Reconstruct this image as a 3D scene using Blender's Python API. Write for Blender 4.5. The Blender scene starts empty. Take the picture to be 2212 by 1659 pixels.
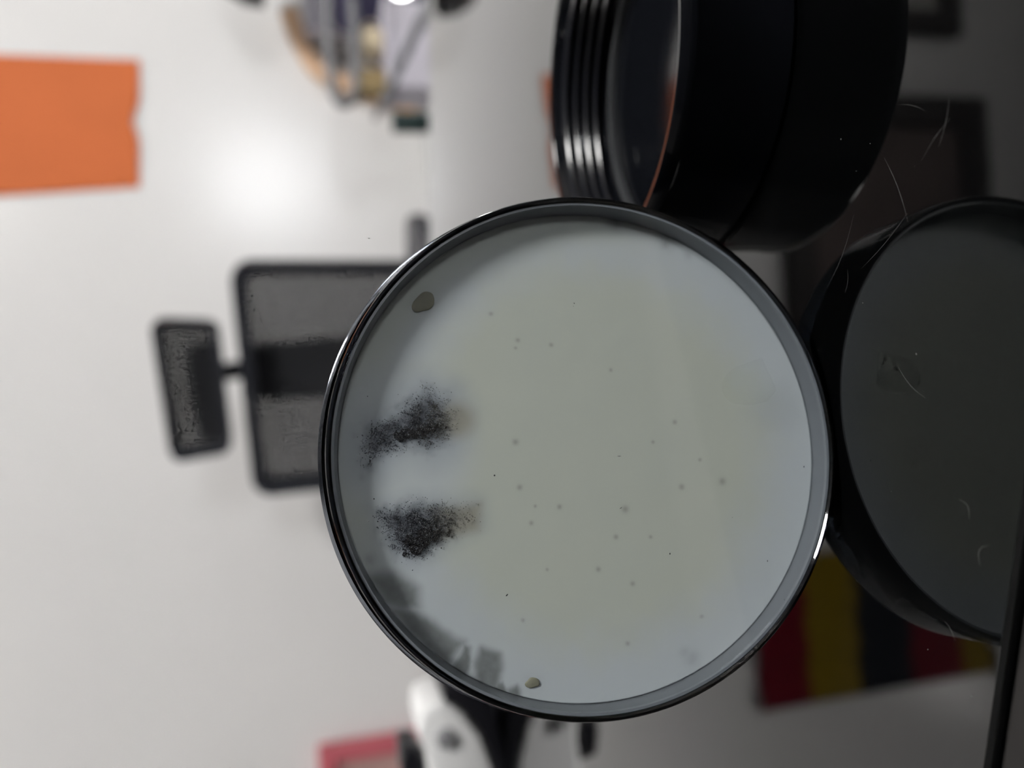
import bpy, bmesh, math, random
import numpy as np
from mathutils import Vector, Matrix

# ------------------------------------------------------------------ camera, light, exposure
S = bpy.context.scene
C = S.collection
T = 0.75                      # height of the table top
random.seed(7)
RNG = np.random.default_rng(7)

PITCH, ROLL, FPX = 0.23432, 0.05978, 1683.9
cam_d = bpy.data.cameras.new('camera'); cam = bpy.data.objects.new('camera', cam_d); C.objects.link(cam)
_F = Vector((0, math.cos(PITCH), -math.sin(PITCH))); _U = Vector((0, math.sin(PITCH), math.cos(PITCH))); _R = Vector((1, 0, 0))
_x = -(math.sin(ROLL) * _R + math.cos(ROLL) * _U); _y = math.cos(ROLL) * _R - math.sin(ROLL) * _U
cam.matrix_world = Matrix(((_x.x, _y.x, -_F.x, 0), (_x.y, _y.y, -_F.y, 0), (_x.z, _y.z, -_F.z, T + 0.0896), (0, 0, 0, 1)))
cam_d.sensor_width = 36; cam_d.lens = FPX / 2212 * 36
cam_d.clip_start = 0.005; cam_d.clip_end = 50
cam_d.dof.use_dof = True; cam_d.dof.focus_distance = 0.131; cam_d.dof.aperture_fstop = 8.5
S.camera = cam

w = bpy.data.worlds.new('world'); S.world = w; w.use_nodes = True
w.node_tree.nodes['Background'].inputs[0].default_value = (0.8, 0.86, 1, 1)
w.node_tree.nodes['Background'].inputs[1].default_value = 0.3
S.view_settings.view_transform = 'Standard'; S.view_settings.look = 'None'
S.view_settings.gamma = 1; S.view_settings.use_curve_mapping = False
S.view_settings.exposure = 0.0
S.cycles.caustics_refractive = False; S.cycles.caustics_reflective = False
S.cycles.max_bounces = 7; S.cycles.diffuse_bounces = 2; S.cycles.glossy_bounces = 3; S.cycles.transmission_bounces = 7; S.cycles.transparent_max_bounces = 10
S.cycles.adaptive_threshold = 0.1; S.cycles.adaptive_min_samples = 12
WINDOW_EMIT, PANEL_EMIT = 19.0, 105.0

# ------------------------------------------------------------------ materials
def nodes(name):
    m = bpy.data.materials.new(name); m.use_nodes = True
    return m, m.node_tree.nodes, m.node_tree.links
def mat(name, col, rough=0.5, spec=0.5, metal=0.0, noise=0.0, nscale=40, bump=0.0, coat=0.0, ior=1.5, coat_rough=0.03):
    m, n, l = nodes(name); b = n['Principled BSDF']
    b.inputs['Base Color'].default_value = (*col, 1); b.inputs['Roughness'].default_value = rough
    b.inputs['Specular IOR Level'].default_value = spec; b.inputs['Metallic'].default_value = metal
    b.inputs['IOR'].default_value = ior
    b.inputs['Coat Weight'].default_value = coat; b.inputs['Coat Roughness'].default_value = coat_rough; b.inputs['Coat IOR'].default_value = ior
    if noise or bump:
        tc = n.new('ShaderNodeTexCoord'); t = n.new('ShaderNodeTexNoise'); t.inputs['Scale'].default_value = nscale
        t.inputs['Detail'].default_value = 4; l.new(tc.outputs['Object'], t.inputs['Vector'])
        if noise:
            r = n.new('ShaderNodeMapRange'); r.inputs['To Min'].default_value = 1 - noise; r.inputs['To Max'].default_value = 1 + noise
            l.new(t.outputs['Fac'], r.inputs['Value'])
            mx = n.new('ShaderNodeMix'); mx.data_type = 'RGBA'; mx.blend_type = 'MULTIPLY'; mx.inputs['Factor'].default_value = 1
            mx.inputs['A'].default_value = (*col, 1); l.new(r.outputs['Result'], mx.inputs['B']); l.new(mx.outputs['Result'], b.inputs['Base Color'])
        if bump:
            bp = n.new('ShaderNodeBump'); bp.inputs['Strength'].default_value = bump; bp.inputs['Distance'].default_value = 0.002
            l.new(t.outputs['Fac'], bp.inputs['Height']); l.new(bp.outputs['Normal'], b.inputs['Normal'])
    return m
def emit(name, col, s):
    m, n, l = nodes(name); n.remove(n['Principled BSDF']); e = n.new('ShaderNodeEmission')
    e.inputs[0].default_value = (*col, 1); e.inputs[1].default_value = s
    l.new(e.outputs[0], n['Material Output'].inputs[0]); return m
def thin_clear(name, tint=(1, 1, 1), rough=0.02, ior=1.49):
    m, n, l = nodes(name); n.remove(n['Principled BSDF'])
    t = n.new('ShaderNodeBsdfTransparent'); t.inputs[0].default_value = (*tint, 1)
    g = n.new('ShaderNodeBsdfGlossy'); g.inputs['Roughness'].default_value = rough
    f = n.new('ShaderNodeFresnel'); gm = n.new('ShaderNodeNewGeometry'); mr = n.new('ShaderNodeMapRange')
    mr.inputs['To Min'].default_value = ior; mr.inputs['To Max'].default_value = 1 / ior; l.new(gm.outputs['Backfacing'], mr.inputs['Value']); l.new(mr.outputs[0], f.inputs[0])
    x = n.new('ShaderNodeMixShader'); l.new(f.outputs[0], x.inputs[0]); l.new(t.outputs[0], x.inputs[1]); l.new(g.outputs[0], x.inputs[2])
    l.new(x.outputs[0], n['Material Output'].inputs[0]); return m
def glass(name, col=(0.95, 0.97, 1), rough=0.03, ior=1.49):
    m, n, l = nodes(name); b = n['Principled BSDF']; b.inputs['Base Color'].default_value = (*col, 1)
    b.inputs['Roughness'].default_value = rough; b.inputs['Transmission Weight'].default_value = 1; b.inputs['IOR'].default_value = ior
    return m

M = dict(
    wall=mat('painted_wall', (0.80, 0.79, 0.785), 0.22, 0.65, noise=0.03, nscale=3, bump=0.0),
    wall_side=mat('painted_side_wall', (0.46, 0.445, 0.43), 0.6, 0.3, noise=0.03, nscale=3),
    wall_dark=mat('back_wall_shade_tone', (0.10, 0.10, 0.11), 0.7, 0.2, noise=0.05, nscale=3),  # darkness behind the camera is put into this colour, cutting reflections and fill
    ceiling=mat('ceiling_paint', (0.66, 0.67, 0.67), 0.8, 0.2, noise=0.02, nscale=5),
    floor=mat('floor_vinyl', (0.28, 0.27, 0.26), 0.5, 0.3, noise=0.06, nscale=12),
    table=mat('black_lacquer', (0.0010, 0.0011, 0.0012), 0.04, 0.5, coat=1.0, ior=1.36, coat_rough=0.02),
    trim=mat('matt_black_edge', (0.008, 0.007, 0.0065), 0.6, 0.3, noise=0.2, nscale=300),
    steel=mat('brushed_steel', (0.55, 0.56, 0.58), 0.3, 0.5, 1.0),
    dull_steel=mat('dull_grey_metal', (0.17, 0.17, 0.18), 0.45, 0.5, 0.2),
    cap=mat('black_cap_plastic', (0.004, 0.0045, 0.006), 0.12, 0.22, noise=0.15, nscale=300),
    cap_in=mat('black_cap_inner', (0.005, 0.0055, 0.008), 0.18, 0.35),
    seal=mat('grey_rubber', (0.03, 0.032, 0.035), 0.6, 0.3),
    chair=mat('black_chair_plastic', (0.018, 0.02, 0.027), 0.45, 0.4, noise=0.1, nscale=60),
    fabric=mat('charcoal_mesh', (0.03, 0.031, 0.035), 0.75, 0.2),
    orange=mat('orange_paper', (0.66, 0.17, 0.055), 0.7, 0.2, noise=0.10, nscale=7),
    white=mat('white_plastic', (0.78, 0.78, 0.78), 0.35, 0.5, noise=0.02, nscale=20),
    black=mat('black_plastic', (0.008, 0.008, 0.011), 0.35, 0.5),
    grey=mat('grey_plastic', (0.25, 0.25, 0.26), 0.5, 0.4),
    red=mat('red_frame_paint', (0.56, 0.13, 0.16), 0.5, 0.4, noise=0.08, nscale=20),
    pinkboard=mat('dusty_pink_board', (0.48, 0.30, 0.28), 0.8, 0.2, noise=0.1, nscale=15),
    crimson=mat('crimson_cloth', (0.15, 0.005, 0.016), 0.85, 0.1, noise=0.12, nscale=40),
    yellow=mat('yellow_cloth', (0.24, 0.16, 0.010), 0.85, 0.1, noise=0.12, nscale=40),
    navycloth=mat('blue_black_cloth', (0.006, 0.008, 0.014), 0.85, 0.1, noise=0.12, nscale=40),
    frame=mat('dark_wood_frame', (0.02, 0.014, 0.013), 0.5, 0.3, noise=0.2, nscale=25),
    picture=mat('dim_brown_print', (0.13, 0.10, 0.095), 0.7, 0.2, noise=0.45, nscale=6),
    mount=mat('grey_card', (0.42, 0.41, 0.39), 0.8, 0.2, noise=0.1, nscale=9),
    navy=mat('navy_canvas', (0.035, 0.032, 0.065), 0.8, 0.2, noise=0.25, nscale=25),
    peach=mat('peach_cardboard', (0.70, 0.47, 0.31), 0.8, 0.2, noise=0.12, nscale=18),
    cream=mat('cream_ceramic', (0.68, 0.58, 0.40), 0.4, 0.4, noise=0.06, nscale=12),
    olive=mat('olive_brown_card', (0.27, 0.20, 0.10), 0.8, 0.2, noise=0.15, nscale=22),
    darkgreen=mat('dark_green_enamel', (0.02, 0.04, 0.04), 0.5, 0.4, noise=0.1, nscale=20),
    blush=mat('blush_enamel', (0.82, 0.68, 0.60), 0.5, 0.4, noise=0.04, nscale=20),
    lilac=mat('pale_lilac_card', (0.50, 0.48, 0.54), 0.7, 0.2, noise=0.08, nscale=14),
    laminate=mat('pale_laminate', (0.62, 0.63, 0.62), 0.5, 0.4, noise=0.05, nscale=10),
    aluminium=mat('window_aluminium', (0.5, 0.5, 0.5), 0.4, 0.5, 0.7),
    day=emit('daylight_pane', (0.95, 0.97, 1.0), WINDOW_EMIT),
    panel=emit('lit_diffuser', (1.0, 0.985, 0.96), PANEL_EMIT),
    panel_fill=emit('wall_fill_diffuser', (1.0, 0.97, 0.94), PANEL_EMIT * 0.14),  # weak emission for the added fill panel
    bulb=emit('lit_led', (1.0, 1.0, 1.0), 12.0),
    plate=thin_clear('clear_lid_film'),
    rim=glass('edge_reflection_tint', (0.30, 0.33, 0.40), 0.05),  # clear plastic; dark internal reflection of the rim is put into the tint
    band_tint=mat('inner_wall_reflection_tint', (0.105, 0.118, 0.132), 0.35, 0.5),  # clear inner wall; grey it picks up from the agar is painted in
    rim2=glass('clear_polystyrene_skirt', (0.50, 0.54, 0.60), 0.04),
    tab=thin_clear('clear_adhesive_tab', (0.99, 0.992, 0.985), 0.12, 1.25),
    dust=mat('pale_dust', (0.16, 0.16, 0.16), 0.6, 0.3),
    speck=mat('dark_speck', (0.006, 0.006, 0.008), 0.7, 0.2),
)

# ------------------------------------------------------------------ mesh helpers
def mesh_obj(name, bm, m, parent=None, smooth=False):
    me = bpy.data.meshes.new(name); bm.normal_update(); bm.to_mesh(me); bm.free()
    if smooth:
        for p in me.polygons: p.use_smooth = True
        me.set_sharp_from_angle(angle=math.radians(38))
    o = bpy.data.objects.new(name, me); C.objects.link(o)
    if m: me.materials.append(M[m] if isinstance(m, str) else m)
    if parent: o.parent = parent
    return o
def tag(o, label=None, cat=None, group=None, kind=None):
    if label: o['label'] = label
    if cat: o['category'] = cat
    if group: o['group'] = group
    if kind: o['kind'] = kind
    return o
def thing(name, label, cat, loc=(0, 0, 0), rz=0, group=None):
    o = bpy.data.objects.new(name, None); C.objects.link(o); o.location = loc; o.rotation_euler = (0, 0, rz)
    o.empty_display_size = 0.02
    return tag(o, label, cat, group)
def box(bm, x0, x1, y0, y1, z0, z1, mtx=None):
    vs = [bm.verts.new(p) for p in [(x0, y0, z0), (x1, y0, z0), (x1, y1, z0), (x0, y1, z0), (x0, y0, z1), (x1, y0, z1), (x1, y1, z1), (x0, y1, z1)]]
    for f in [(3, 2, 1, 0), (4, 5, 6, 7), (0, 1, 5, 4), (1, 2, 6, 5), (2, 3, 7, 6), (3, 0, 4, 7)]: bm.faces.new([vs[i] for i in f])
    if mtx is not None: bmesh.ops.transform(bm, matrix=mtx, verts=vs)
    return vs
def bevel(bm, r, seg=2):
    bmesh.ops.bevel(bm, geom=bm.edges[:], offset=r, segments=seg, profile=0.5, affect='EDGES', clamp_overlap=True)
def bbox(x0, x1, y0, y1, z0, z1, r=0.0, seg=2):
    bm = bmesh.new(); box(bm, x0, x1, y0, y1, z0, z1)
    if r: bevel(bm, r, seg)
    return bm
def prism(poly, y0, y1, r=0.0, seg=3, axis='y'):
    """polygon in (x,z) pushed through y (axis 'y') or in (x,y) pushed through z (axis 'z')"""
    bm = bmesh.new()
    P = (lambda a, b, c: (a, c, b)) if axis == 'y' else (lambda a, b, c: (a, b, c))
    A = [bm.verts.new(P(a, b, y0)) for a, b in poly]; B = [bm.verts.new(P(a, b, y1)) for a, b in poly]
    n = len(poly)
    bm.faces.new(A); bm.faces.new(B[::-1])
    for i in range(n): bm.faces.new([A[i], B[i], B[(i + 1) % n], A[(i + 1) % n]][::-1])
    bmesh.ops.recalc_face_normals(bm, faces=bm.faces[:])
    if r: bevel(bm, r, seg)
    return bm
def lathe(profile, segs=96, closed=True, center=(0, 0, 0)):
    """profile of (r,z) points turned about z; r==0 points become poles; closed joins last to first"""
    bm = bmesh.new(); rows = []
    for r, z in profile:
        if r <= 1e-9: rows.append([bm.verts.new((center[0], center[1], center[2] + z))])
        else: rows.append([bm.verts.new((center[0] + r * math.cos(2 * math.pi * k / segs), center[1] + r * math.sin(2 * math.pi * k / segs), center[2] + z)) for k in range(segs)])
    pairs = list(zip(rows, rows[1:])) + ([(rows[-1], rows[0])] if closed else [])
    for A, B in pairs:
        for k in range(segs):
            j = (k + 1) % segs
            q = [A[k % len(A)], A[j % len(A)], B[j % len(B)], B[k % len(B)]]
            u = []
            for v in q:
                if v not in u: u.append(v)
            if len(u) > 2:
                try: bm.faces.new(u)
                except ValueError: pass
    bmesh.ops.recalc_face_normals(bm, faces=bm.faces[:])
    return bm
def tube(pts, r, segs=10, bm=None, cap=True):
    bm = bm or bmesh.new(); pts = [Vector(p) for p in pts]; rows = []
    rs = r if isinstance(r, (list, tuple)) else [r] * len(pts)
    up = None
    for i, p in enumerate(pts):
        d = (pts[min(i + 1, len(pts) - 1)] - pts[max(i - 1, 0)]).normalized()
        if up is None:
            up = d.orthogonal().normalized()
        else:
            up = (up - d * up.dot(d)).normalized()
        s = d.cross(up)
        rows.append([bm.verts.new(p + rs[i] * (math.cos(2 * math.pi * k / segs) * up + math.sin(2 * math.pi * k / segs) * s)) for k in range(segs)])
    for A, B in zip(rows, rows[1:]):
        for k in range(segs): bm.faces.new([A[k], A[(k + 1) % segs], B[(k + 1) % segs], B[k]])
    if cap: bm.faces.new(rows[0][::-1]); bm.faces.new(rows[-1])
    bmesh.ops.recalc_face_normals(bm, faces=bm.faces[:])
    return bm
def smooth_path(pts, n=8):
    pts = [Vector(p) for p in pts]; out = []
    for i in range(len(pts) - 1):
        p0, p1, p2, p3 = pts[max(i - 1, 0)], pts[i], pts[i + 1], pts[min(i + 2, len(pts) - 1)]
        for k in range(n):
            t = k / n
            out.append(0.5 * ((2 * p1) + (p2 - p0) * t + (2 * p0 - 5 * p1 + 4 * p2 - p3) * t * t + (3 * p1 - p0 - 3 * p2 + p3) * t ** 3))
    out.append(pts[-1]); return out
def copy_tree(o, parent=None):
    c = o.copy(); C.objects.link(c); c.parent = parent
    for ch in list(o.children): copy_tree(ch, c)
    return c

# ------------------------------------------------------------------ the room
X0, X1, Y0, Y1, H = -2.3, 2.7, -2.5, 1.60, 2.78
tag(mesh_obj('floor', bbox(X0, X1, Y0, Y1, -0.05, 0), 'floor'), kind='structure')
tag(mesh_obj('ceiling', bbox(X0, X1, Y0, Y1, H, H + 0.05), 'ceiling'), kind='structure')
tag(mesh_obj('wall_front', bbox(X0 - .1, X1 + .1, Y1, Y1 + 0.1, 0, H), 'wall'), kind='structure')
tag(mesh_obj('wall_left', bbox(X0 - 0.1, X0, Y0, Y1, 0, H), 'wall_side'), kind='structure')
tag(mesh_obj('wall_right', bbox(X1, X1 + 0.1, Y0, Y1, 0, H), 'wall_side'), kind='structure')
WX0, WX1, WZ0, WZ1 = 1.20, 1.86, 0.84, 1.50      # the window opening behind the camera
bm = bmesh.new()
box(bm, X0 - .1, WX0, Y0 - 0.1, Y0, 0, H); box(bm, WX1, X1 + .1, Y0 - 0.1, Y0, 0, H)
box(bm, WX0, WX1, Y0 - 0.1, Y0, 0, WZ0); box(bm, WX0, WX1, Y0 - 0.1, Y0, WZ1, H)
tag(mesh_obj('wall_back', bm, 'wall_dark'), kind='structure')
win = tag(mesh_obj('window_1', bbox(WX0, WX1, Y0 - 0.07, Y0 - 0.06, WZ0, WZ1), 'day'), kind='structure')
bm = bmesh.new()
for a in (WX0, (WX0 + WX1) / 2 - 0.015, WX1 - 0.03): box(bm, a, a + 0.03, Y0 - 0.06, Y0 - 0.02, WZ0, WZ1)
for a in (WZ0, WZ1 - 0.03): box(bm, WX0, WX1, Y0 - 0.06, Y0 - 0.021, a, a + 0.03)
mesh_obj('window_frame', bm, 'aluminium', win)
for nm, bx in (('baseboard_front', (X0, X1, Y1 - 0.012, Y1, 0, 0.08)), ('baseboard_left', (X0, X0 + 0.012, Y0, Y1 - .012, 0, 0.08)), ('baseboard_right', (X1 - 0.012, X1, Y0, Y1 - .012, 0, 0.08))):
    tag(mesh_obj(nm, bbox(*bx), 'laminate'), kind='structure')
def ceiling_light(x, y, label, lit):
    t = thing('ceiling_light', label, 'ceiling light', (x, y, H), 0, 'square ceiling lights')
    bm = bmesh.new()
    for q in ((-.31, .31, -.31, -.29), (-.31, .31, .29, .31), (-.31, -.29, -.29, .29), (.29, .31, -.29, .29)): box(bm, *q, -0.03, 0)
    mesh_obj('frame', bm, 'white', t); mesh_obj('diffuser', bbox(-.29, .29, -.29, .29, -0.022, -0.012), {True: 'panel', 'dim': 'panel_fill', False: 'white'}[lit], t)
ceiling_light(1.35, -0.75, 'lit square ceiling panel nearest above the table, right of it', True)
ceiling_light(-1.2, -0.75, 'unlit square ceiling panel above the left of the room', False)
ceiling_light(1.35, -1.9, 'unlit square ceiling panel farther back, above the window', False)
ceiling_light(-0.95, 0.72, 'added unseen ceiling fill panel brightening the wall with the chair', 'dim')  # added light: lifts the wall without reaching the dish front

# ------------------------------------------------------------------ table
tb = thing('trapezoid_table', 'glossy black table top with fine scratches under the round dish', 'table', (0, 0, 0))
NE = lambda x: 0.0802 - 0.229 * x; FE = lambda x: 0.6947 - 0.4695 * x
top = mesh_obj('table_top', prism([(-0.85, NE(-0.85)), (0.85, NE(0.85)), (0.85, FE(0.85)), (-0.85, FE(-0.85))], T - 0.028, T, 0.0012, 2, 'z'), 'table', tb)
mesh_obj('edge_trim', prism([(-0.85, NE(-0.85) - 0.03), (0.85, NE(0.85) - 0.03), (0.85, NE(0.85) - 0.0008), (-0.85, NE(-0.85) - 0.0008)], T - 0.03, T - 0.0006, 0.0008, 2, 'z'), 'trim', tb)
for lx, ly in ((-0.78, NE(-0.78) + 0.06), (0.78, NE(0.78) + 0.06), (0.78, FE(0.78) - 0.06), (-0.78, FE(-0.78) - 0.06)):
    mesh_obj('leg', lathe([(0, 0), (0.022, 0), (0.022, 0.02), (0.016, 0.025), (0.016, T - 0.03), (0, T - 0.03)], 20, False, (lx, ly, 0)), 'steel', tb, True)
# dust and hairline scratches lying on the lacquer
bm = bmesh.new()
dust = [(.0391, .1181, .5), (.0361, .1109, .3), (.0326, .1147, .3), (.0009, .1034, .45), (.0102, .115, .3), (-.0456, .1047, .35), (-.0498, .0964, .35), (.0173, .137, .25)]
for k in range(26): dust.append((random.uniform(-.07, .08), random.uniform(.095, .2), random.uniform(.08, .2)))
for x, y, s in dust:
    if y < NE(x) + .004: continue
    r = bmesh.ops.create_icosphere(bm, subdivisions=1, radius=s * 2.6e-4)
    bmesh.ops.transform(bm, matrix=Matrix.Translation((x, y, T + 5e-5)) @ Matrix.Rotation(random.random() * 3, 4, 'Z') @ Matrix.Diagonal((1.6, .8, .45, 1)), verts=r['verts'])
def hair(x0, y0, x1, y1, wd, bend=0.0):
    p = []
    for k in range(7):
        t = k / 6; dx, dy = x1 - x0, y1 - y0
        p.append((x0 + dx * t - dy * bend * math.sin(math.pi * t), y0 + dy * t + dx * bend * math.sin(math.pi * t), T + 1e-5))
    tube(p, [.6 * wd * (0.25 + math.sin(math.pi * min(max(k / 6, .05), .95))) for k in range(7)], 4, bm)
for a in ((.0374, .094, .0311, .0965, 2.4e-5, .05), (.0345, .094, .0300, .1, 2.2e-5, -.05), (.0329, .1079, .0215, .1035, 2.6e-5, .04),
          (.0229, .1035, .0160, .1150, 2.6e-5, .03), (.0255, .1160, .0140, .1245, 2e-5, .06), (-.0010, .1075, -.0060, .1020, 2.8e-5, -.08),
          (-.0209, .0968, -.0235, .0950, 3e-5, .3), (-.0267, .0915, -.0300, .0935, 3e-5, -.3), (.0165, .1185, .0125, .1195, 2.4e-5, .1),
          (-.0400, .1010, -.0425, .0990, 2.2e-5, .1), (.0400, .1040, .0370, .0985, 2e-5, .06)):
    hair(*a)
tag(mesh_obj('surface_dust', bm, 'dust', tb), 'pale dust specks and hairline scratches', kind='stuff')

# ------------------------------------------------------------------ black screw cap
cx, cy, Zr, Rr = 0.07023, 0.16895, 0.0239, 0.04166
cap = thing('screw_cap', 'open black plastic screw cap lying mouth up behind the dish', 'cap', (cx, cy, T))
mesh_obj('shell', lathe([(0, 0.0002), (Rr - .0012, 0.0002), (Rr - .0004, 0.001), (Rr - .0004, Zr - .0040), (Rr - .0001, Zr - .0036), (Rr, Zr - .0030), (Rr, Zr - .0004), (Rr - .0003, Zr),
                         (Rr - .0016, Zr - .0001), (Rr - .0022, Zr - .0008), (Rr - .0030, 0.0090), (Rr - .0036, 0.0074), (Rr - .0046, 0.0061), (Rr - .0050, 0.0061), (Rr - .0054, 0.0061), (0, 0.0061)], 160, False), 'cap', cap, True)
for k in range(4):
    z = 0.0200 - k * 0.0029; rr = Rr - .0024 - .00075 * (Zr - z) / .0134 * .8
    pr = [(rr + .0004, z + .0012), (rr - .0006, z + .0007), (rr - .0011, z), (rr - .0006, z - .0007), (rr + .0004, z - .0012)]
    mesh_obj('thread_ridge', lathe(pr, 120, True), 'cap_in', cap, True)

mesh_obj('sealing_ring', lathe([(.0374, .0062), (.0377, .0078), (.0370, .0082), (.0363, .0078), (.0361, .0062)], 120, True), 'seal', cap, True)

# ------------------------------------------------------------------ petri dish
e1 = Vector((0.99311419, 0.11715037, 0)); e2 = Vector((-0.00800333, 0.06784633, 0.99766368)); en = e1.cross(e2)
D0 = Vector((-0.01191, 0.12703, T + 0.0008 + 0.04479))
BASE = 0.0455                                            # the dish stands on its edge: origin at the point of contact
dish = thing('petri_dish', 'clear round culture dish of pale mould growth standing on edge', 'petri dish')
o = D0 - e2 * BASE
dish.matrix_world = Matrix(((e1.x, e2.x, en.x, o.x), (e1.y, e2.y, en.y, o.y), (e1.z, e2.z, en.z, o.z), (0, 0, 0, 1)))
def dl(profile, m, name, segs=240, closed=True, dy=0.0, parent=None, smooth=True):
    return mesh_obj(name, lathe(profile, segs, closed, (0, BASE + dy, 0)), m, parent or dish, smooth)
# front ring of the clear base, its wall, the loose lid skirt behind it, the flat clear plate
dl([(.0441, -.0004), (.0444, -.0001), (.0448, -.0001), (.0450, -.0004), (.0450, -.0048), (.0446, -.0052), (.0441, -.0052)], 'rim', 'front_ring')
dl([(.04405, -.0007), (.04405, -.0052), (.0433, -.0052), (.0433, -.0030), (.0436, -.0007)], 'band_tint', 'inner_ring')
dl([(.0434, -.0054), (.0444, -.0054), (.0444, -.0132), (.0434, -.0132)], 'rim2', 'dish_wall')
dl([(.0446, -.0058), (.0452, -.0045), (.0458, -.0045), (.0458, -.0148), (.0452, -.0148), (.0446, -.0140)], 'rim2', 'lid_skirt', dy=0.0007)
dl([(0, -.0140), (.0445, -.0140), (.0445, -.0148), (0, -.0148)], 'rim2', 'lid_plate', closed=False, dy=0.0007)
dl([(0, -.0008), (.0435, -.0008), (.0435, -.0012), (0, -.0012)], 'plate', 'base_plate', closed=False)

# agar: masks worked out in millimetres on the disc
def vnoise(x, y, sc, seed):
    g = np.random.default_rng(seed).random((64, 64)); x = np.asarray(x) / sc + 31.7; y = np.asarray(y) / sc + 17.3
    i = np.floor(x).astype(int); j = np.floor(y).astype(int); fx = x - i; fy = y - j
    fx = fx * fx * (3 - 2 * fx); fy = fy * fy * (3 - 2 * fy); a = lambda p, q: g[p % 64, q % 64]
    return (a(i, j) * (1 - fx) + a(i + 1, j) * fx) * (1 - fy) + (a(i, j + 1) * (1 - fx) + a(i + 1, j + 1) * fx) * fy
def fbm(x, y, sc, seed):
    return (vnoise(x, y, sc, seed) + .5 * vnoise(x, y, sc / 2.1, seed + 1) + .25 * vnoise(x, y, sc / 4.3, seed + 2)) / 1.75
def sdf(poly, x, y):
    P = np.array(poly, float); inside = np.zeros(x.shape, bool); d = np.full(x.shape, 1e9)
    for k in range(len(P)):
        a, b = P[k], P[(k + 1) % len(P)]; ab = b - a
        t = np.clip(((x - a[0]) * ab[0] + (y - a[1]) * ab[1]) / (ab @ ab), 0, 1)
        d = np.minimum(d, np.hypot(x - a[0] - t * ab[0], y - a[1] - t * ab[1]))
        c = ((a[1] > y) != (b[1] > y)); xx = (b[0] - a[0]) * (y - a[1]) / (b[1] - a[1] + 1e-12) + a[0]
        inside ^= c & (x < xx)
    return np.where(inside, -d, d)
def sm(v, a, b):
    t = np.clip((v - a) / (b - a), 0, 1); return t * t * (3 - 2 * t)
SPORE1 = [(0.5, 38.2), (5.2, 38.3), (7.4, 36.6), (8.4, 33.4), (10.6, 30.9), (12.6, 27.5), (11.3, 23.6), (7.6, 22.2), (3.6, 24.2), (2.2, 27.5), (3.4, 31.2), (2.2, 35.2)]
SPORE2 = [(-7.4, 36.9), (-11.8, 35.9), (-14.8, 34.4), (-15.9, 32.6), (-15.2, 29.4), (-13.2, 26.2), (-11.9, 23.2), (-11.2, 20.6), (-7.8, 20.4), (-7.2, 25.8), (-6.7, 32)]
GAPS = [([(-17.9, 39.5), (-18.0, 35.0), (-20.8, 31.6), (-23.6, 31.6), (-23.8, 34.0), (-22.6, 37.0)], 1.1),
        ([(-23.2, 36.6), (-24.6, 31.8), (-26.4, 29.6), (-29.8, 25.6), (-30.4, 24.3), (-33.5, 27.3), (-32.6, 29.2), (-27.4, 33.4)], 0.8),
        ([(-31.4, 23.4), (-34.9, 24.0), (-36.0, 25.2), (-34.2, 26.4), (-32.4, 24.9), (-30.6, 24.4)], 0.45),
        ([(-31.9, 21.4), (-33.2, 18.6), (-35.8, 18.4), (-38.6, 19.6), (-37.4, 22.3), (-34.0, 22.6)], 0.7),
        ([(-37.6, 18.4), (-39.4, 18.0), (-39.9, 19.2), (-38.6, 20.2)], 0.3),
        ([(-38.4, 15.8), (-40.2, 15.4), (-41.0, 17.0), (-39.2, 17.4)], 0.5)]
DOTS = [(20.46, 10.58, .35), (2.4, 12.6, .5), (-5.53, 12.56, .45), (-9.52, 5.81, .4), (3.68, -17.0, .4), (-8.06, -16.95, .5), (-15.68, -3.83, .4), (-20.91, -0.08, .4),
        (-7.75, -24.81, .6), (-11.02, -6.03, .6), (-16.3, -10.17, .3), (.41, -12.48, .3), (25.51, 15.01, .35), (19.07, 11.12, .25), (19.26, 4.59, .35), (-11.83, 11.07, .35),
        (-9.0, 10.1, .25), (-28, 14, .3), (-34, -4, .35), (-24, -6, .4), (-20, 9, .25), (-31, -18, .3), (14, -6, .3), (-3.5, -21, .3)]
SMUDGE = [(28.2, 26.8, 2.3, .38), (-38.4, 13.3, 1.6, .3), (27.3, 34.6, 1.0, 1.0), (41.9, -9.9, 1.6, .9), (41.4, -14.8, 1.0, .9), (37.4, -19.4, 1.5, .75), (34.9, -23.2, 1.0, .3), (-15.2, 38.9, 1.0, .55), (-38.1, -15.4, 1.5, .35), (-36.8, -14.2, 1.0, .3), (-1.5, 39.5, .6, .3)]
NR, NS = 190, 640
rad = np.concatenate([[0], np.linspace(.15, 43.2, NR)])
vx, vy = [0.0], [0.0]
th_ = np.arange(NS) * 2 * np.pi / NS
X = np.concatenate([[0], np.outer(rad[1:], np.cos(th_)).ravel()]); Y = np.concatenate([[0], np.outer(rad[1:], np.sin(th_)).ravel()])
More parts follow.
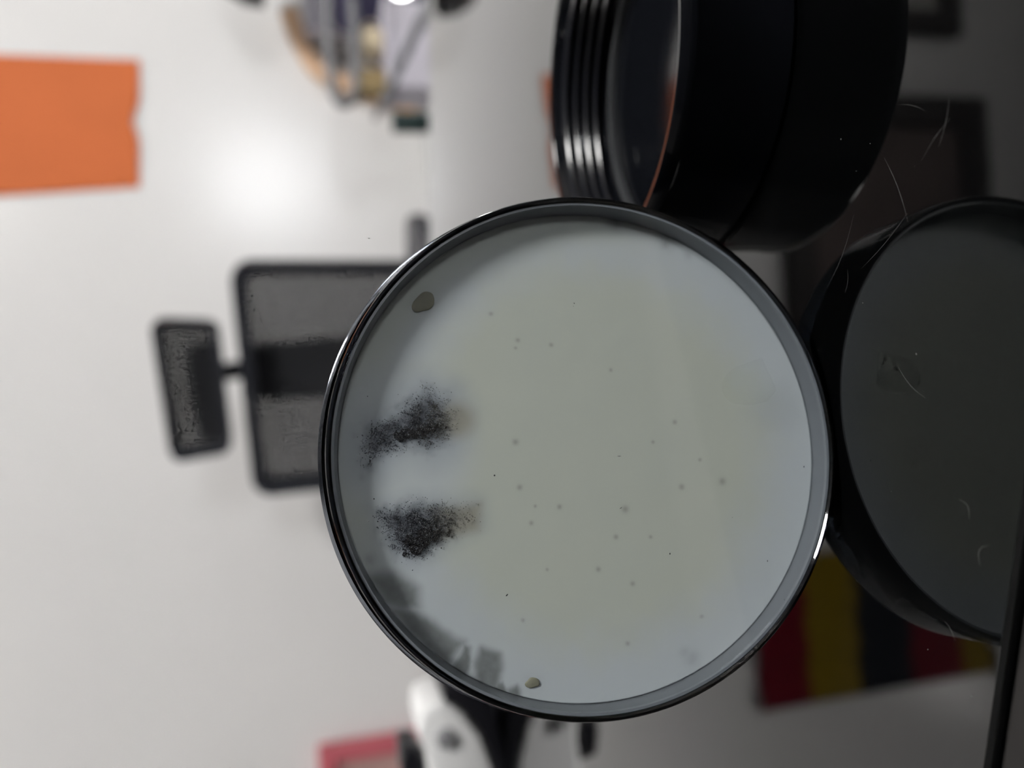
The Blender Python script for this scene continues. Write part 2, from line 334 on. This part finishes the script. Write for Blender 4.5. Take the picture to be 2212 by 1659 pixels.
def masks(x, y):
    n1 = fbm(x, y, 3.2, 5) - .5; n2 = fbm(x, y, 1.1, 11) - .5
    s1 = sdf(SPORE1, x, y) + 1.4 * n1; s2 = sdf(SPORE2, x, y) + 1.0 * n1
    halo = np.maximum(1 - sm(s1, -3, 6.5), 1 - sm(s2, -3, 4.0))              # grey-blue young growth around the spores
    spore = np.maximum((1 - sm(s1 + 3.0 * n2, -3.4, 2.2)), (1 - sm(s2 + 3.0 * n2, -3.0, 1.6))) * (.25 + .75 * sm(y, 22, 28))
    tan = np.clip(np.maximum(1 - sm(np.hypot((x - 7) / 1.1, (y - 22.8) / 1.2), 1.0, 4.4), 1 - sm(sdf([(-8.2, 28), (-13, 27.5), (-12, 20.5), (-8, 19.8)], x, y), -1.2, 1.6)), 0, 1)
    gap = np.zeros_like(x)
    for poly, s in GAPS: gap = np.maximum(gap, (1 - sm(sdf(poly, x, y) + .9 * n1, -1.1 * s, 1.7 * s)) * (.86 + .2 * n2))
    r = np.hypot(x, y)
    blue = np.clip(sm(r + 5 * n1 + 3.0 * (y > 0) * sm(y, 8, 30), 27, 41), 0, 1)
    blue = blue * (1 - .75 * sm(r, 35, 41) * sm(x + y, 10, 40))  # bluish tint faded to olive, painting the rim's shadow crescent into the colour
    blue = np.maximum(blue, .8 * (1 - sm(np.hypot((x - 4) / 17, (y - 33) / 14), .6, 1.15)))
    dots = np.zeros_like(x)
    for a, b, s in DOTS: dots = np.maximum(dots, np.exp(-((x - a) ** 2 + (y - b) ** 2) / (2 * (s * .75) ** 2)) * .55)
    smu = np.zeros_like(x)
    for a, b, s, k in SMUDGE: smu = np.maximum(smu, k * np.exp(-((x - a) ** 2 + (y - b) ** 2) / (2 * (s * .7) ** 2)) * (.7 + n2))
    return np.clip(halo, 0, 1), spore, tan, np.clip(gap, 0, 1), blue, np.clip(np.maximum(dots, smu), 0, 1)
halo, spore, tan, gap, blue, dots = masks(X, Y)
relief = .35 * (fbm(X, Y, 4.0, 21) - .5) + .25 * halo - .25 * gap
Z = -5.0 + relief * .15
verts = [(X[i] / 1000, BASE + Y[i] / 1000, Z[i] / 1000) for i in range(len(X))]
faces = [(0, 1 + k, 1 + (k + 1) % NS) for k in range(NS)]
for r in range(NR - 1):
    a = 1 + r * NS; b = a + NS
    faces += [(a + k, b + k, b + (k + 1) % NS, a + (k + 1) % NS) for k in range(NS)]
base0 = len(verts); last = 1 + (NR - 1) * NS
verts += [(verts[last + k][0], verts[last + k][1], -.0105) for k in range(NS)]
faces += [(last + k, base0 + k, base0 + (k + 1) % NS, last + (k + 1) % NS) for k in range(NS)]
faces.append(tuple(range(base0 + NS - 1, base0 - 1, -1)))
me = bpy.data.meshes.new('agar'); me.from_pydata(verts, [], faces)
for p in me.polygons: p.use_smooth = True
pad = np.zeros(NS)
for nm, arrs in (('growth', (halo, tan, gap)), ('shade', (blue, dots, spore))):
    at = me.color_attributes.new(nm, 'FLOAT_COLOR', 'POINT')
    A = np.stack([np.concatenate([a, pad]) for a in arrs] + [np.ones(len(verts))], 1).astype('f4'); at.data.foreach_set('color', A.ravel())
def agar_material():
    m, n, l = nodes('cultured_agar'); b = n['Principled BSDF']
    def attr(nm):
        a = n.new('ShaderNodeAttribute'); a.attribute_name = nm; s = n.new('ShaderNodeSeparateColor'); l.new(a.outputs['Color'], s.inputs[0]); return s.outputs
    g, s = attr('growth'), attr('shade')
    tc = n.new('ShaderNodeTexCoord')
    def noise(sc, det=5):
        t = n.new('ShaderNodeTexNoise'); t.inputs['Scale'].default_value = sc; t.inputs['Detail'].default_value = det; l.new(tc.outputs['Object'], t.inputs['Vector']); return t.outputs['Fac']
    def mix(a, bcol, fac, k=1.0):
        x = n.new('ShaderNodeMix'); x.data_type = 'RGBA'
        if k != 1.0:
            mm = n.new('ShaderNodeMath'); mm.operation = 'MULTIPLY'; mm.inputs[1].default_value = k; l.new(fac, mm.inputs[0]); fac = mm.outputs[0]
        l.new(fac, x.inputs['Factor'])
        if isinstance(a, tuple): x.inputs['A'].default_value = (*a, 1)
        else: l.new(a, x.inputs['A'])
        x.inputs['B'].default_value = (*bcol, 1); return x.outputs['Result']
    c = mix((0.372, 0.398, 0.346), (0.355, 0.388, 0.350), noise(60))
    c = mix(c, (0.362, 0.402, 0.428), s[0], 0.9)
    c = mix(c, (0.20, 0.23, 0.265), g[0], 0.8)
    c = mix(c, (0.22, 0.21, 0.16), g[1], 0.75)
    c = mix(c, (0.075, 0.084, 0.080), g[2], 0.92)
    c = mix(c, (0.05, 0.054, 0.046), s[1], 0.75)
    c = mix(c, (0.030, 0.034, 0.043), s[2], 0.85)
    l.new(c, b.inputs['Base Color']); b.inputs['Roughness'].default_value = 0.55; b.inputs['Specular IOR Level'].default_value = 0.25
    bp = n.new('ShaderNodeBump'); bp.inputs['Strength'].default_value = 0.06; bp.inputs['Distance'].default_value = 0.0003
    l.new(noise(700, 2), bp.inputs['Height']); l.new(bp.outputs['Normal'], b.inputs['Normal'])
    return m
me.materials.append(agar_material())
agar = bpy.data.objects.new('agar', me); C.objects.link(agar); agar.parent = dish
tag(agar, 'pale yellow-green agar with white and grey mould growth')

# the two sooty mould patches: thousands of spore heads and pale threads standing on the agar
def attr_material(name, rough):
    m, n, l = nodes(name); b = n['Principled BSDF']; a = n.new('ShaderNodeAttribute'); a.attribute_name = 'tone'
    l.new(a.outputs['Color'], b.inputs['Base Color']); b.inputs['Roughness'].default_value = rough; b.inputs['Specular IOR Level'].default_value = 0.2
    return m
MS = attr_material('mould_spores', 0.7)
def mould(poly, count, seed, core, label):
    rg = np.random.default_rng(seed); P = np.array(poly)
    lo, hi = P.min(0) - 2.4, P.max(0) + 2.4
    x = rg.uniform(lo[0], hi[0], 60000); y = rg.uniform(lo[1], hi[1], 60000)
    n1 = fbm(x, y, 3.2, 5) - .5; n2 = fbm(x, y, 1.5, 31 + seed) - .5; n3 = fbm(x, y, .8, 77) - .5
    d = sdf(poly, x, y) + 1.4 * n1
    pr = (1 - sm(d + 3.4 * n2, -3.4, 2.4)) ** 2.0 * .62 * (.12 + 1.3 * np.clip(.35 + 2.8 * n2 + 1.4 * n3, 0, 1))
    dx = x - core[0] - core[4] * (y - core[1]); cd = np.hypot(dx / core[2], (y - core[1]) / core[3]) + 1.5 * n3 + .9 * n2; pr = np.maximum(pr, 1.4 * (1 - sm(cd, .6, 1.25)))
    pr *= .22 + .78 * sm(y, 21.5, 27)
    ok = (rg.random(len(x)) < np.clip(pr, 0, 1)) & (np.hypot(x, y) < 42.5)
    x, y, cd = x[ok][:count], y[ok][:count], cd[ok][:count]
    oc = np.array([(1, 0, 0), (-1, 0, 0), (0, 1, 0), (0, -1, 0), (0, 0, 1), (0, 0, -1)], float)
    of = np.array([(0, 2, 4), (2, 1, 4), (1, 3, 4), (3, 0, 4), (2, 0, 5), (1, 2, 5), (3, 1, 5), (0, 3, 5)])
    V, Fc, col = [], [], []
    for i in range(len(x)):
        light = rg.random() < (.05 if cd[i] < 1 else .17)
        s = rg.uniform(.04, .10) * (1.25 if cd[i] < 1 else 1) * (.75 if light else 1); z = -4.82 + abs(rg.normal()) * (.25 if light else .16)
        V.append((oc * s + np.array([x[i], y[i], z])) / 1000 + np.array([0, BASE, 0])); Fc.append(of + 6 * i)
        br = sm(np.array(31.5 - y[i] + rg.normal() * 1.5), 0, 9)
        if light: c = np.array([.29, .31, .33]) * rg.uniform(.5, 1.1)
        elif cd[i] < 1 and rg.random() < .85: c = np.array([.012, .012, .013]) + br * np.array([.02, .016, .008])
        else: c = (np.array([.018, .021, .030]) * (1 - br) + np.array([.070, .066, .050]) * br) * rg.uniform(.5, 1.7)
        col.append(np.repeat([[*c, 1]], 6, 0))
    V = np.concatenate(V); Fc = np.concatenate(Fc)
    # pale threads
    k = len(V); VV, FF, CC = [V], [Fc], list(col)
    for j in range(260):
        i = rg.integers(len(x)); a = rg.uniform(0, 6.28); L = rg.uniform(.3, .9); wd = .018
        p = np.array([x[i], y[i], -4.75]); q = p + L * np.array([math.cos(a), math.sin(a), rg.uniform(.1, .7)]); t = wd * np.array([-math.sin(a), math.cos(a), 0]); u = np.array([0, 0, wd])
        VV.append(np.array([p - t, p + t, p + u, q]) / 1000 + np.array([0, BASE, 0])); FF.append(np.array([(0, 1, 3), (1, 2, 3), (2, 0, 3)]) + k); k += 4
        CC.append(np.repeat([[.24, .26, .27, 1]], 4, 0))
    V = np.concatenate(VV); Fc = np.concatenate(FF)
    me = bpy.data.meshes.new('mould_patch'); me.from_pydata(V.tolist(), [], Fc.tolist())
    at = me.color_attributes.new('tone', 'FLOAT_COLOR', 'POINT'); at.data.foreach_set('color', np.concatenate(CC).astype('f4').ravel())
    me.materials.append(MS)
    ob = bpy.data.objects.new('mould_patch', me); C.objects.link(ob); ob.parent = dish
    return tag(ob, label, kind='stuff')
mould(SPORE1, 7500, 3, (5.5, 29.4, .9, 4.0, -.12), 'sooty grey mould patch with a narrow brown core')
mould(SPORE2, 8500, 4, (-12.7, 29.8, 1.7, 3.3, -.25), 'broader sooty black mould patch with dark core')
def colony(x, y, sx, sy, a, col, label, z=-4.85):
    bm = bmesh.new(); bmesh.ops.create_icosphere(bm, subdivisions=4, radius=1)
    for v in bm.verts:
        an = math.atan2(v.co.y, v.co.x); q = 1 + .13 * math.sin(2 * an + .4 + x) + .08 * math.sin(3 * an + x) + .02 * math.sin(5 * an); v.co.x *= q; v.co.y *= q
    bmesh.ops.transform(bm, matrix=Matrix.Translation((x / 1000, BASE + y / 1000, z / 1000)) @ Matrix.Rotation(a, 4, 'Z') @ Matrix.Diagonal((sx / 1000, sy / 1000, .00022, 1)), verts=bm.verts[:])
    return tag(mesh_obj('colony', bm, mat('colony_' + label.split()[0], col, .6, .3, noise=.15, nscale=900), dish, True), label)
colony(28.2, 26.8, 2.25, 1.5, 2.5, (.155, .155, .112), 'olive blob of growth near the rim')
colony(-38.4, 13.3, 1.25, .85, 1.3, (.165, .168, .122), 'tan blob of growth near the rim')
# specks of dirt on the clear plate
bm = bmesh.new()
for x, y, s, st in ((-3.08, 17.37, .16, 1), (-22.87, 16.97, .11, 2.6), (-19.04, -11.88, .12, 1.5), (-22.11, -29.56, .09, 2), (-5.18, 37.55, .11, 1.3), (11.77, 37.5, .09, 1), (25.72, .71, .09, 1.6), (25.2, .9, .06, 1), (-6.34, -38.71, .13, 1.3), (-1.64, -4.65, .05, 8), (-14, -24, .06, 1), (-10.5, -4, .05, 6)):
    r = bmesh.ops.create_icosphere(bm, subdivisions=1, radius=s / 1000)
    bmesh.ops.transform(bm, matrix=Matrix.Translation((x / 1000, BASE + y / 1000, -.00076)) @ Matrix.Rotation(x, 4, 'Z') @ Matrix.Diagonal((st, 1, .35, 1)), verts=r['verts'])
tag(mesh_obj('plate_specks', bm, 'speck', dish), 'tiny dark dirt specks', kind='stuff')
# clear rounded tab stuck on the plate
tp = [(13.8, -33.1), (7.8, -35.2), (5.9, -33.2), (5.4, -30.0), (6.0, -26.6), (7.2, -25.2), (8.7, -24.8), (10.2, -25.1), (11.2, -25.9), (12.4, -27.8)]
bm = prism([(a / 1000, BASE + b / 1000) for a, b in tp], -.0008, -.00045, .00012, 2, 'z')
tag(mesh_obj('clear_tab', bm, 'tab', dish), 'small clear rounded adhesive tab')

# ------------------------------------------------------------------ white and black gadget on the table, lower left of the dish
gd = thing('desk_gadget', "white rounded gadget on a black wedge base at the picture's bottom edge", 'gadget', (-0.20, 0.45, T))
mesh_obj('base', prism([(.0315, .0347), (.038, .0235), (.0163, .0045), (-.0144, .0003), (-.046, .0003), (-.043, .0043), (-.0278, .0053), (-.0043, .0123), (.0108, .0223), (.0202, .034)], 0, .045, .0012, 2), 'black', gd, True)
mesh_obj('shell', prism([(.0198, .0348), (.0104, .0231), (-.0047, .0131), (-.0280, .0062), (-.0413, .0052), (-.0478, .0259), (-.0425, .0469), (-.0179, .0450), (-.0041, .0465), (.0021, .0505), (.0162, .0476)], -.001, .046, .0035, 4), 'white', gd, True)
mesh_obj('knob', prism([(-.0044, .0602), (-.006, .0503), (-.017, .0455), (-.032, .0455), (-.030, .0585), (-.016, .0612)], .004, .03, .003, 3), 'black', gd, True)
bt = mesh_obj('button', lathe([(0, 0), (.0056, 0), (.0056, .0025), (.0046, .0036), (0, .0036)], 32, False), 'grey', gd, True)
bt.rotation_euler = (math.pi / 2, 0, 0); bt.location = (-.001, -.0008, .0345)

# ------------------------------------------------------------------ office chair
def rounded(wt, wb, h, r, n=5):
    """rounded trapezoid outline, x centred, z from 0 (bottom) to h (top)"""
    c = [(wb / 2 - r, r, -90), (wt / 2 - r, h - r, 0), (-wt / 2 + r, h - r, 90), (-wb / 2 + r, r, 180)]
    return [(x + r * math.cos(math.radians(a + 90 * k / n)), z + r * math.sin(math.radians(a + 90 * k / n))) for x, z, a in c for k in range(n + 1)]
def bent_frame(out, inn, depth, curve, m, name, parent, off):
    """ring between two outlines with thickness, bent back by curve(x,z)"""
    bm = bmesh.new(); R = []
    for pts, y in ((out, 0), (inn, 0), (inn, depth), (out, depth)):
        R.append([bm.verts.new((x + off[0], off[1] + y + curve(x, z), z + off[2])) for x, z in pts])
    n = len(out)
    for a in range(4):
        A, B = R[a], R[(a + 1) % 4]
        for k in range(n): bm.faces.new([A[k], A[(k + 1) % n], B[(k + 1) % n], B[k]])
    bmesh.ops.recalc_face_normals(bm, faces=bm.faces[:])
    return mesh_obj(name, bm, m, parent)
def mesh_panel(w_at, h, curve, off, pitch, wire, name, parent, zpad=.012):
    bm = bmesh.new(); nx = int(w_at(h / 2) / pitch); nz = int(h / pitch)
    g = [[bm.verts.new(((i / nx - .5) * w_at(zz) + off[0], off[1] + curve((i / nx - .5) * w_at(zz), zz), zz + off[2])) for i in range(nx + 1)] for zz in [zpad + (h - 2 * zpad) * j / nz for j in range(nz + 1)]]
    for j in range(nz):
        for i in range(nx): bm.faces.new([g[j][i], g[j][i + 1], g[j + 1][i + 1], g[j + 1][i]])
    o = mesh_obj(name, bm, 'fabric', parent)
    md = o.modifiers.new('weave', 'WIREFRAME'); md.thickness = wire; md.use_even_offset = False
    return o
ch = thing('office_chair', 'black office chair with mesh back and separate headrest against the white wall', 'chair', (0.029, 1.30, 0.0905), math.radians(-24))
ch.scale = (.89, .89, .89); DZ = -.0905 / .89      # back and seat sit high on the gas lift
cv = lambda x, z: -0.55 * x * x
BZ = 0.450
o_, i_ = rounded(.445, .42, .535, .035), [(x, z + .0225) for x, z in rounded(.40, .376, .49, .022)]
bent_frame(o_, i_, .026, cv, 'chair', 'back_frame', ch, (0, 0, BZ))
mesh_panel(lambda z: .385 + .022 * z / .535, .535, cv, (0, .012, BZ), .0052, .0044, 'back_mesh', ch, .016)
cv2 = lambda x, z: -1.6 * x * x
o_, i_ = rounded(.262, .25, .105, .022), [(x, z + .0125) for x, z in rounded(.237, .225, .08, .014)]
hp = bent_frame(o_, i_, .022, cv2, 'chair', 'headrest_frame', ch, (0.0, -.01, 1.012))
mesh_panel(lambda z: .236, .105, cv2, (0.0, .002, 1.012), .0048, .0042, 'headrest_mesh', ch, .01)
bm = bmesh.new()
vs = prism([(-.095, 0), (.10, 0), (.092, .052), (-.085, .052)], .012, .034, .006, 2); bm.free()
pd = mesh_obj('headrest_pad', vs, 'chair', ch); pd.location = (-.03, 0.0, 1.020)
mesh_obj('headrest_post', tube(smooth_path([(0.0, .055, .90), (0.0, .06, .97), (.0, .05, 1.03), (0.0, .035, 1.06)]), .017, 10), 'chair', ch, True)
mesh_obj('spine', prism([(-.065, .42), (.065, .42), (.06, .75), (.052, .97), (-.052, .97), (-.06, .75)], .03, .06, .01, 3), 'chair', ch)
mesh_obj('lumbar_plate', prism([(-.16, .60), (.16, .60), (.15, .70), (-.15, .70)], .02, .035, .006, 2), 'chair', ch)
mesh_obj('seat', bbox(-.24, .24, -.46, .02, .42, .475, .022, 3), 'fabric', ch, True)
for s in (-1, 1):
    arm = mesh_obj('armrest', tube(smooth_path([(s * .235, -.20, .43), (s * .315, -.23, .45), (s * .292, -.26, .55), (s * .292, -.26, .68)]), .016, 10), 'chair', ch, True)
    mesh_obj('arm_pad', bbox(s * .292 - .04, s * .292 + .04, -.39, -.17, .675, .712, .014, 3), 'chair', arm, True)
mesh_obj('gas_lift', lathe([(0, .10 + DZ), (.03, .10 + DZ), (.03, .24 + DZ), (.016, .24 + DZ), (.016, .42), (0, .42)], 24, False, (0, -.22, 0)), 'dull_steel', ch, True)
for k in range(5):
    a = 2 * math.pi * k / 5 + .3
    lg = mesh_obj('base_leg', tube([(0, -.22, .11 + DZ), (.16 * math.cos(a), -.22 + .16 * math.sin(a), .10 + DZ), (.29 * math.cos(a), -.22 + .29 * math.sin(a), .075 + DZ)], [.026, .02, .014], 8), 'chair', ch, True)
    mesh_obj('caster', lathe([(0, -.022), (.026, -.022), (.029, -.015), (.029, .015), (.026, .022), (0, .022)], 20, False), 'black', lg, True)
    c_ = lg.children[0]; c_.rotation_euler = (math.pi / 2, 0, a + math.pi / 2); c_.location = (.29 * math.cos(a), -.22 + .29 * math.sin(a), .0295 + DZ)

# ------------------------------------------------------------------ on the wall
W = Y1
def sheet(name, pts, m, label, cat, th=.0012, wav=0.003):
    """paper with a slightly uneven edge and a gentle curl"""
    bm = bmesh.new(); (xa, za), (xb, zb), (xc, zc), (xd, zd) = pts; nx, nz = 14, 18; rows = []
    for side in (0, 1):
        rows.append([[bm.verts.new((lambda u, v: ((1 - v) * ((1 - u) * xa + u * xb) + v * ((1 - u) * xd + u * xc), W - .001 - th * (1 - side) - wav * abs(math.sin(3 * u + 2 * v)) - .0005,
                      (1 - v) * ((1 - u) * za + u * zb) + v * ((1 - u) * zd + u * zc) + (.012 * math.exp(-((u - .52) / .09) ** 2) if v == 0 else 0)))(i / nx, j / nz)) for i in range(nx + 1)] for j in range(nz + 1)])
    A, B = rows
    for j in range(nz):
        for i in range(nx):
            bm.faces.new([A[j][i], A[j][i + 1], A[j + 1][i + 1], A[j + 1][i]]); bm.faces.new([B[j][i], B[j + 1][i], B[j + 1][i + 1], B[j][i + 1]])
    rim = [(j, 0) for j in range(nz)] + [(nz, i) for i in range(nx)] + [(j, nx) for j in range(nz, 0, -1)] + [(0, i) for i in range(nx, 0, -1)]
    for q in range(len(rim)):
        (a, b), (c, d) = rim[q], rim[(q + 1) % len(rim)]; bm.faces.new([A[a][b], A[c][d], B[c][d], B[a][b]])
    bmesh.ops.recalc_face_normals(bm, faces=bm.faces[:])
    return tag(mesh_obj(name, bm, m, None, True), label, cat)
k = W / 2.0      # paper sizes were taken at 2.0 m
sheet('wall_notice', [(.519 * k, T + .0888 + (.492 - .0888) * k), (.822 * k, T + .0888 + (.475 - .0888) * k), (.822 * k, T + 1.0), (.470 * k, T + 1.0)], 'orange', 'bright orange paper notice on the white wall', 'notice')
# red framed board, low on the left
rb = thing('notice_board', 'red framed dusty pink board on the white wall at the bottom edge', 'notice board', (-1.106, W, T - .409))
for nm, q in (('frame_rail', (-.42, .42, 0, .035)), ('frame_rail', (-.42, .42, .52, .555)), ('frame_stile', (-.42, -.385, .035, .52)), ('frame_stile', (.385, .42, .035, .52))):
    mesh_obj(nm, bbox(q[0], q[1], -.028, -.001, q[2], q[3], .004), 'red', rb)
mesh_obj('panel', bbox(-.385, .385, -.016, -.001, .035, .52), 'pinkboard', rb)
# striped hanging cloth and two dark frames above the picture, seen mirrored in the table
fl = thing('striped_banner', 'crimson, yellow and black banded cloth on wall, mirrored in table', 'banner', (-.60, W, T + 1.45))
z = 0.0
for hgt, m in ((.085, 'yellow'), (.142, 'crimson'), (.146, 'navycloth'), (.130, 'yellow'), (.125, 'crimson')):
    bm = bmesh.new(); n = 16; rows = []
    for yy in (0, -.004):
        rows.append([[bm.verts.new(((u / n - .5) * .34, yy - .010 - .006 * math.sin(u * 1.3), z - v * hgt)) for u in range(n + 1)] for v in (0, 1)])
    for R_ in rows:
        for u in range(n): bm.faces.new([R_[0][u], R_[0][u + 1], R_[1][u + 1], R_[1][u]])
    for v in (0, 1):
        for u in range(n): bm.faces.new([rows[0][v][u], rows[0][v][u + 1], rows[1][v][u + 1], rows[1][v][u]])
    for u in (0, n): bm.faces.new([rows[0][0][u], rows[0][1][u], rows[1][1][u], rows[1][0][u]])
    bmesh.ops.recalc_face_normals(bm, faces=bm.faces[:])
    mesh_obj('band', bm, m, fl, True); z -= hgt
mesh_obj('rod', tube([(-.18, -.02, .006), (.18, -.02, .006)], .008, 10), 'frame', fl, True)
def picture(x0, x1, z0, z1, b, m, label):
    t = thing('picture_frame', label, 'picture', ((x0 + x1) / 2, W, T + z0)); wd, h = (x1 - x0) / 2, z1 - z0
    for nm, q in (('frame_rail', (-wd, wd, 0, b)), ('frame_rail', (-wd, wd, h - b, h)), ('frame_stile', (-wd, -wd + b, b, h - b)), ('frame_stile', (wd - b, wd, b, h - b))):
        mesh_obj(nm, bbox(q[0], q[1], -.03, -.001, q[2], q[3], .005), 'frame', t)
    mesh_obj('print', bbox(-wd + b, wd - b, -.012, -.001, b, h - b), m, t)
picture(.06, .63, .95, 1.517, .074, 'picture', 'dark framed brown print high on the wall, mirrored beside the cap')
picture(.78, 1.27, .95, 1.462, .055, 'mount', 'dark framed pale grey print high on the wall right of the brown one')

# ------------------------------------------------------------------ low cabinet by the wall with odds and ends
cb = thing('low_cabinet', 'pale low cabinet by the wall under the clutter', 'cabinet', (0.82, 1.345, 0))
CZ = T - .135
mesh_obj('body', bbox(-.41, .44, -.21, .23, .05, CZ - .025, .003), 'laminate', cb)
mesh_obj('worktop', bbox(-.43, .46, -.23, .24, CZ - .025, CZ, .004), 'laminate', cb)
mesh_obj('plinth', bbox(-.39, .42, -.19, .21, 0, .05), 'grey', cb)
for s in (-.205, .22):
    dr = mesh_obj('door', bbox(s - .19, s + .19, -.226, -.211, .07, CZ - .04, .003), 'white', cb)
    mesh_obj('handle', tube([(s, -.24, .40), (s, -.24, .50)], .006, 8), 'steel', dr)
# navy bag
bm = bmesh.new(); bmesh.ops.create_icosphere(bm, subdivisions=4, radius=1)
for v in bm.verts:
    p = v.co; s_ = 1 + .10 * math.sin(4 * p.x + 2 * p.z) + .07 * math.sin(7 * p.z + 3 * p.y)
    v.co = Vector((p.x * .115 * s_ + .71, p.y * .05 * s_ + 1.427, (T - .055) + p.z * .092 * s_))
    v.co.z = max(v.co.z, CZ + .0005)
tag(mesh_obj('canvas_bag', bm, 'navy', None, True), 'dark navy slumped canvas bag on the low cabinet', 'bag')
# grey hoop stand
ls = thing('loop_stand', 'grey metal hoop stand in front of the navy bag', 'stand', (0.70, 1.28, CZ))
zz = T - CZ
mesh_obj('hoop', tube(smooth_path([(.07, 0, zz + .045), (-.06, 0, zz + .049), (-.11, 0, zz + .052), (-.155, 0, zz + .0535), (-.20, 0, zz + .051), (-.227, 0, zz + .0425), (-.231, 0, zz + .0295), (-.216, 0, zz + .0174), (-.184, 0, zz + .0117), (-.138, 0, zz + .0105), (-.06, 0, zz + .011)]), .0085, 10), 'dull_steel', ls, True)
mesh_obj('post', tube([(0.0, 0, .006), (0.0, 0, zz + .047)], .0085, 10), 'dull_steel', ls, True)
mesh_obj('foot', lathe([(0, .0003), (.05, .0003), (.05, .006), (.018, .01), (0, .01)], 32, False, (0.0, 0, 0)), 'dull_steel', ls, True)
# storage box with carton and mug on it
sb = thing('storage_box', 'pale lilac lidded storage box beside the navy bag', 'box', (.5625, 1.31, CZ))
mesh_obj('body', bbox(-.072, .072, -.045, .045, .0003, .086, .005), 'lilac', sb)
mesh_obj('lid', bbox(-.0765, .0765, -.049, .049, .086, .0995, .004), 'lilac', sb)
BT = CZ + .0995
tag(mesh_obj('small_carton', bbox(.488, .525, 1.275, 1.315, BT + .0003, BT + .046, .002), 'olive'), 'small olive brown carton on the lilac storage box', 'carton')
mg = thing('mug', 'small cream mug on the lilac storage box', 'mug', (.578, 1.31, BT))
mesh_obj('cup', lathe([(0, .0003), (.022, .0003), (.0255, .005), (.0265, .032), (.025, .033), (.024, .031), (.022, .006), (0, .005)], 40, False), 'cream', mg, True)
mesh_obj('handle', tube(smooth_path([(.024, 0, .026), (.036, 0, .024), (.037, 0, .012), (.024, 0, .008)]), .0028, 8), 'cream', mg, True)
pe = thing('cardboard_roll', 'bent peach cardboard tube leaning on the wall behind the hoop', 'cardboard roll', (0, 0, 0))
mesh_obj('tube', tube(smooth_path([(.575, 1.572, CZ + .014), (.625, 1.573, T + .045), (.69, 1.574, T + .095), (.76, 1.575, T + .118)]), .0185, 18), 'peach', pe, True)
mesh_obj('end_cap', tube([(.755, 1.575, T + .1165), (.764, 1.575, T + .1192)], .0198, 18), 'white', pe, True)
tag(mesh_obj('upright_carton', bbox(.69, .765, 1.502, 1.545, CZ + .0003, T + .088, .003), 'lilac'), 'tall pale lilac carton standing behind the navy bag', 'carton')
tn = thing('enamel_tin', 'squat dark green tin at the near cabinet corner', 'tin', (.432, 1.26, CZ))
mesh_obj('can', lathe([(0, .0003), (.0155, .0003), (.016, .002), (.016, .085), (0, .085)], 32, False), 'darkgreen', tn, True)
mesh_obj('lid', lathe([(0, .085), (.0168, .085), (.0168, .094), (.0155, .0955), (0, .0955)], 32, False), 'darkgreen', tn, True)
for i, (xa, za, xb, zb) in enumerate(((.615, -.116, .432, -.019), (.60, -.100, .405, -.0045))):
    tag(mesh_obj('metal_rod', tube([(xa, 1.185 - .02 * i, T + za), (xb, 1.19 - .02 * i, T + zb)], .0045, 10), 'dull_steel', None, True),
        ('slanting grey metal rod nearer the black table, of two', 'slanting grey metal rod nearer the dark green tin\'s top, of two')[i], 'rod', 'slanting metal rods')
# small LED lamp, mostly outside the picture
lp = thing('desk_lamp', 'small desk lamp with a lit white head at the picture edge', 'lamp', (0.77, 1.165, CZ))
mesh_obj('base', lathe([(0, .0003), (.045, .0003), (.045, .010), (.015, .015), (0, .015)], 32, False), 'white', lp, True)
mesh_obj('arm', tube(smooth_path([(0, 0, .012), (.02, 0, .05), (.01, 0, .085), (-.05, .025, .09), (-.10, .040, .088)]), .006, 10), 'white', lp, True)
hd = mesh_obj('lamp_head', lathe([(0, .012), (.014, .012), (.026, .0), (.026, -.012), (.024, -.012), (.024, -.004), (0, -.004)], 32, False), 'white', lp, True)
bl = mesh_obj('led_disc', lathe([(0, -.006), (.0235, -.006), (.0235, -.009), (0, -.010)], 32, False), 'bulb', hd, True)
hd.location = (-.142, .030, .080); hd.rotation_euler = (math.radians(-78), 0, math.radians(-25))
# black domed lamp behind the clutter
bk = thing('dome_lamp', 'black domed lamp above the clutter at the picture edge', 'lamp', (.772, 1.43, CZ))
mesh_obj('base', lathe([(0, .0003), (.03, .0003), (.03, .008), (.01, .012), (0, .012)], 32, False, (.08, .03, 0)), 'black', bk, True)
mesh_obj('post', tube(smooth_path([(.08, .03, .01), (.085, .03, .2), (.06, .02, .36), (0, 0, .385)]), .007, 10), 'black', bk, True)
mesh_obj('shade', lathe([(.074, .292), (.077, .294), (.074, .325), (.055, .358), (.02, .376), (0, .378), (0, .374), (.02, .372), (.053, .354), (.071, .324)], 48, True), 'black', bk, True)
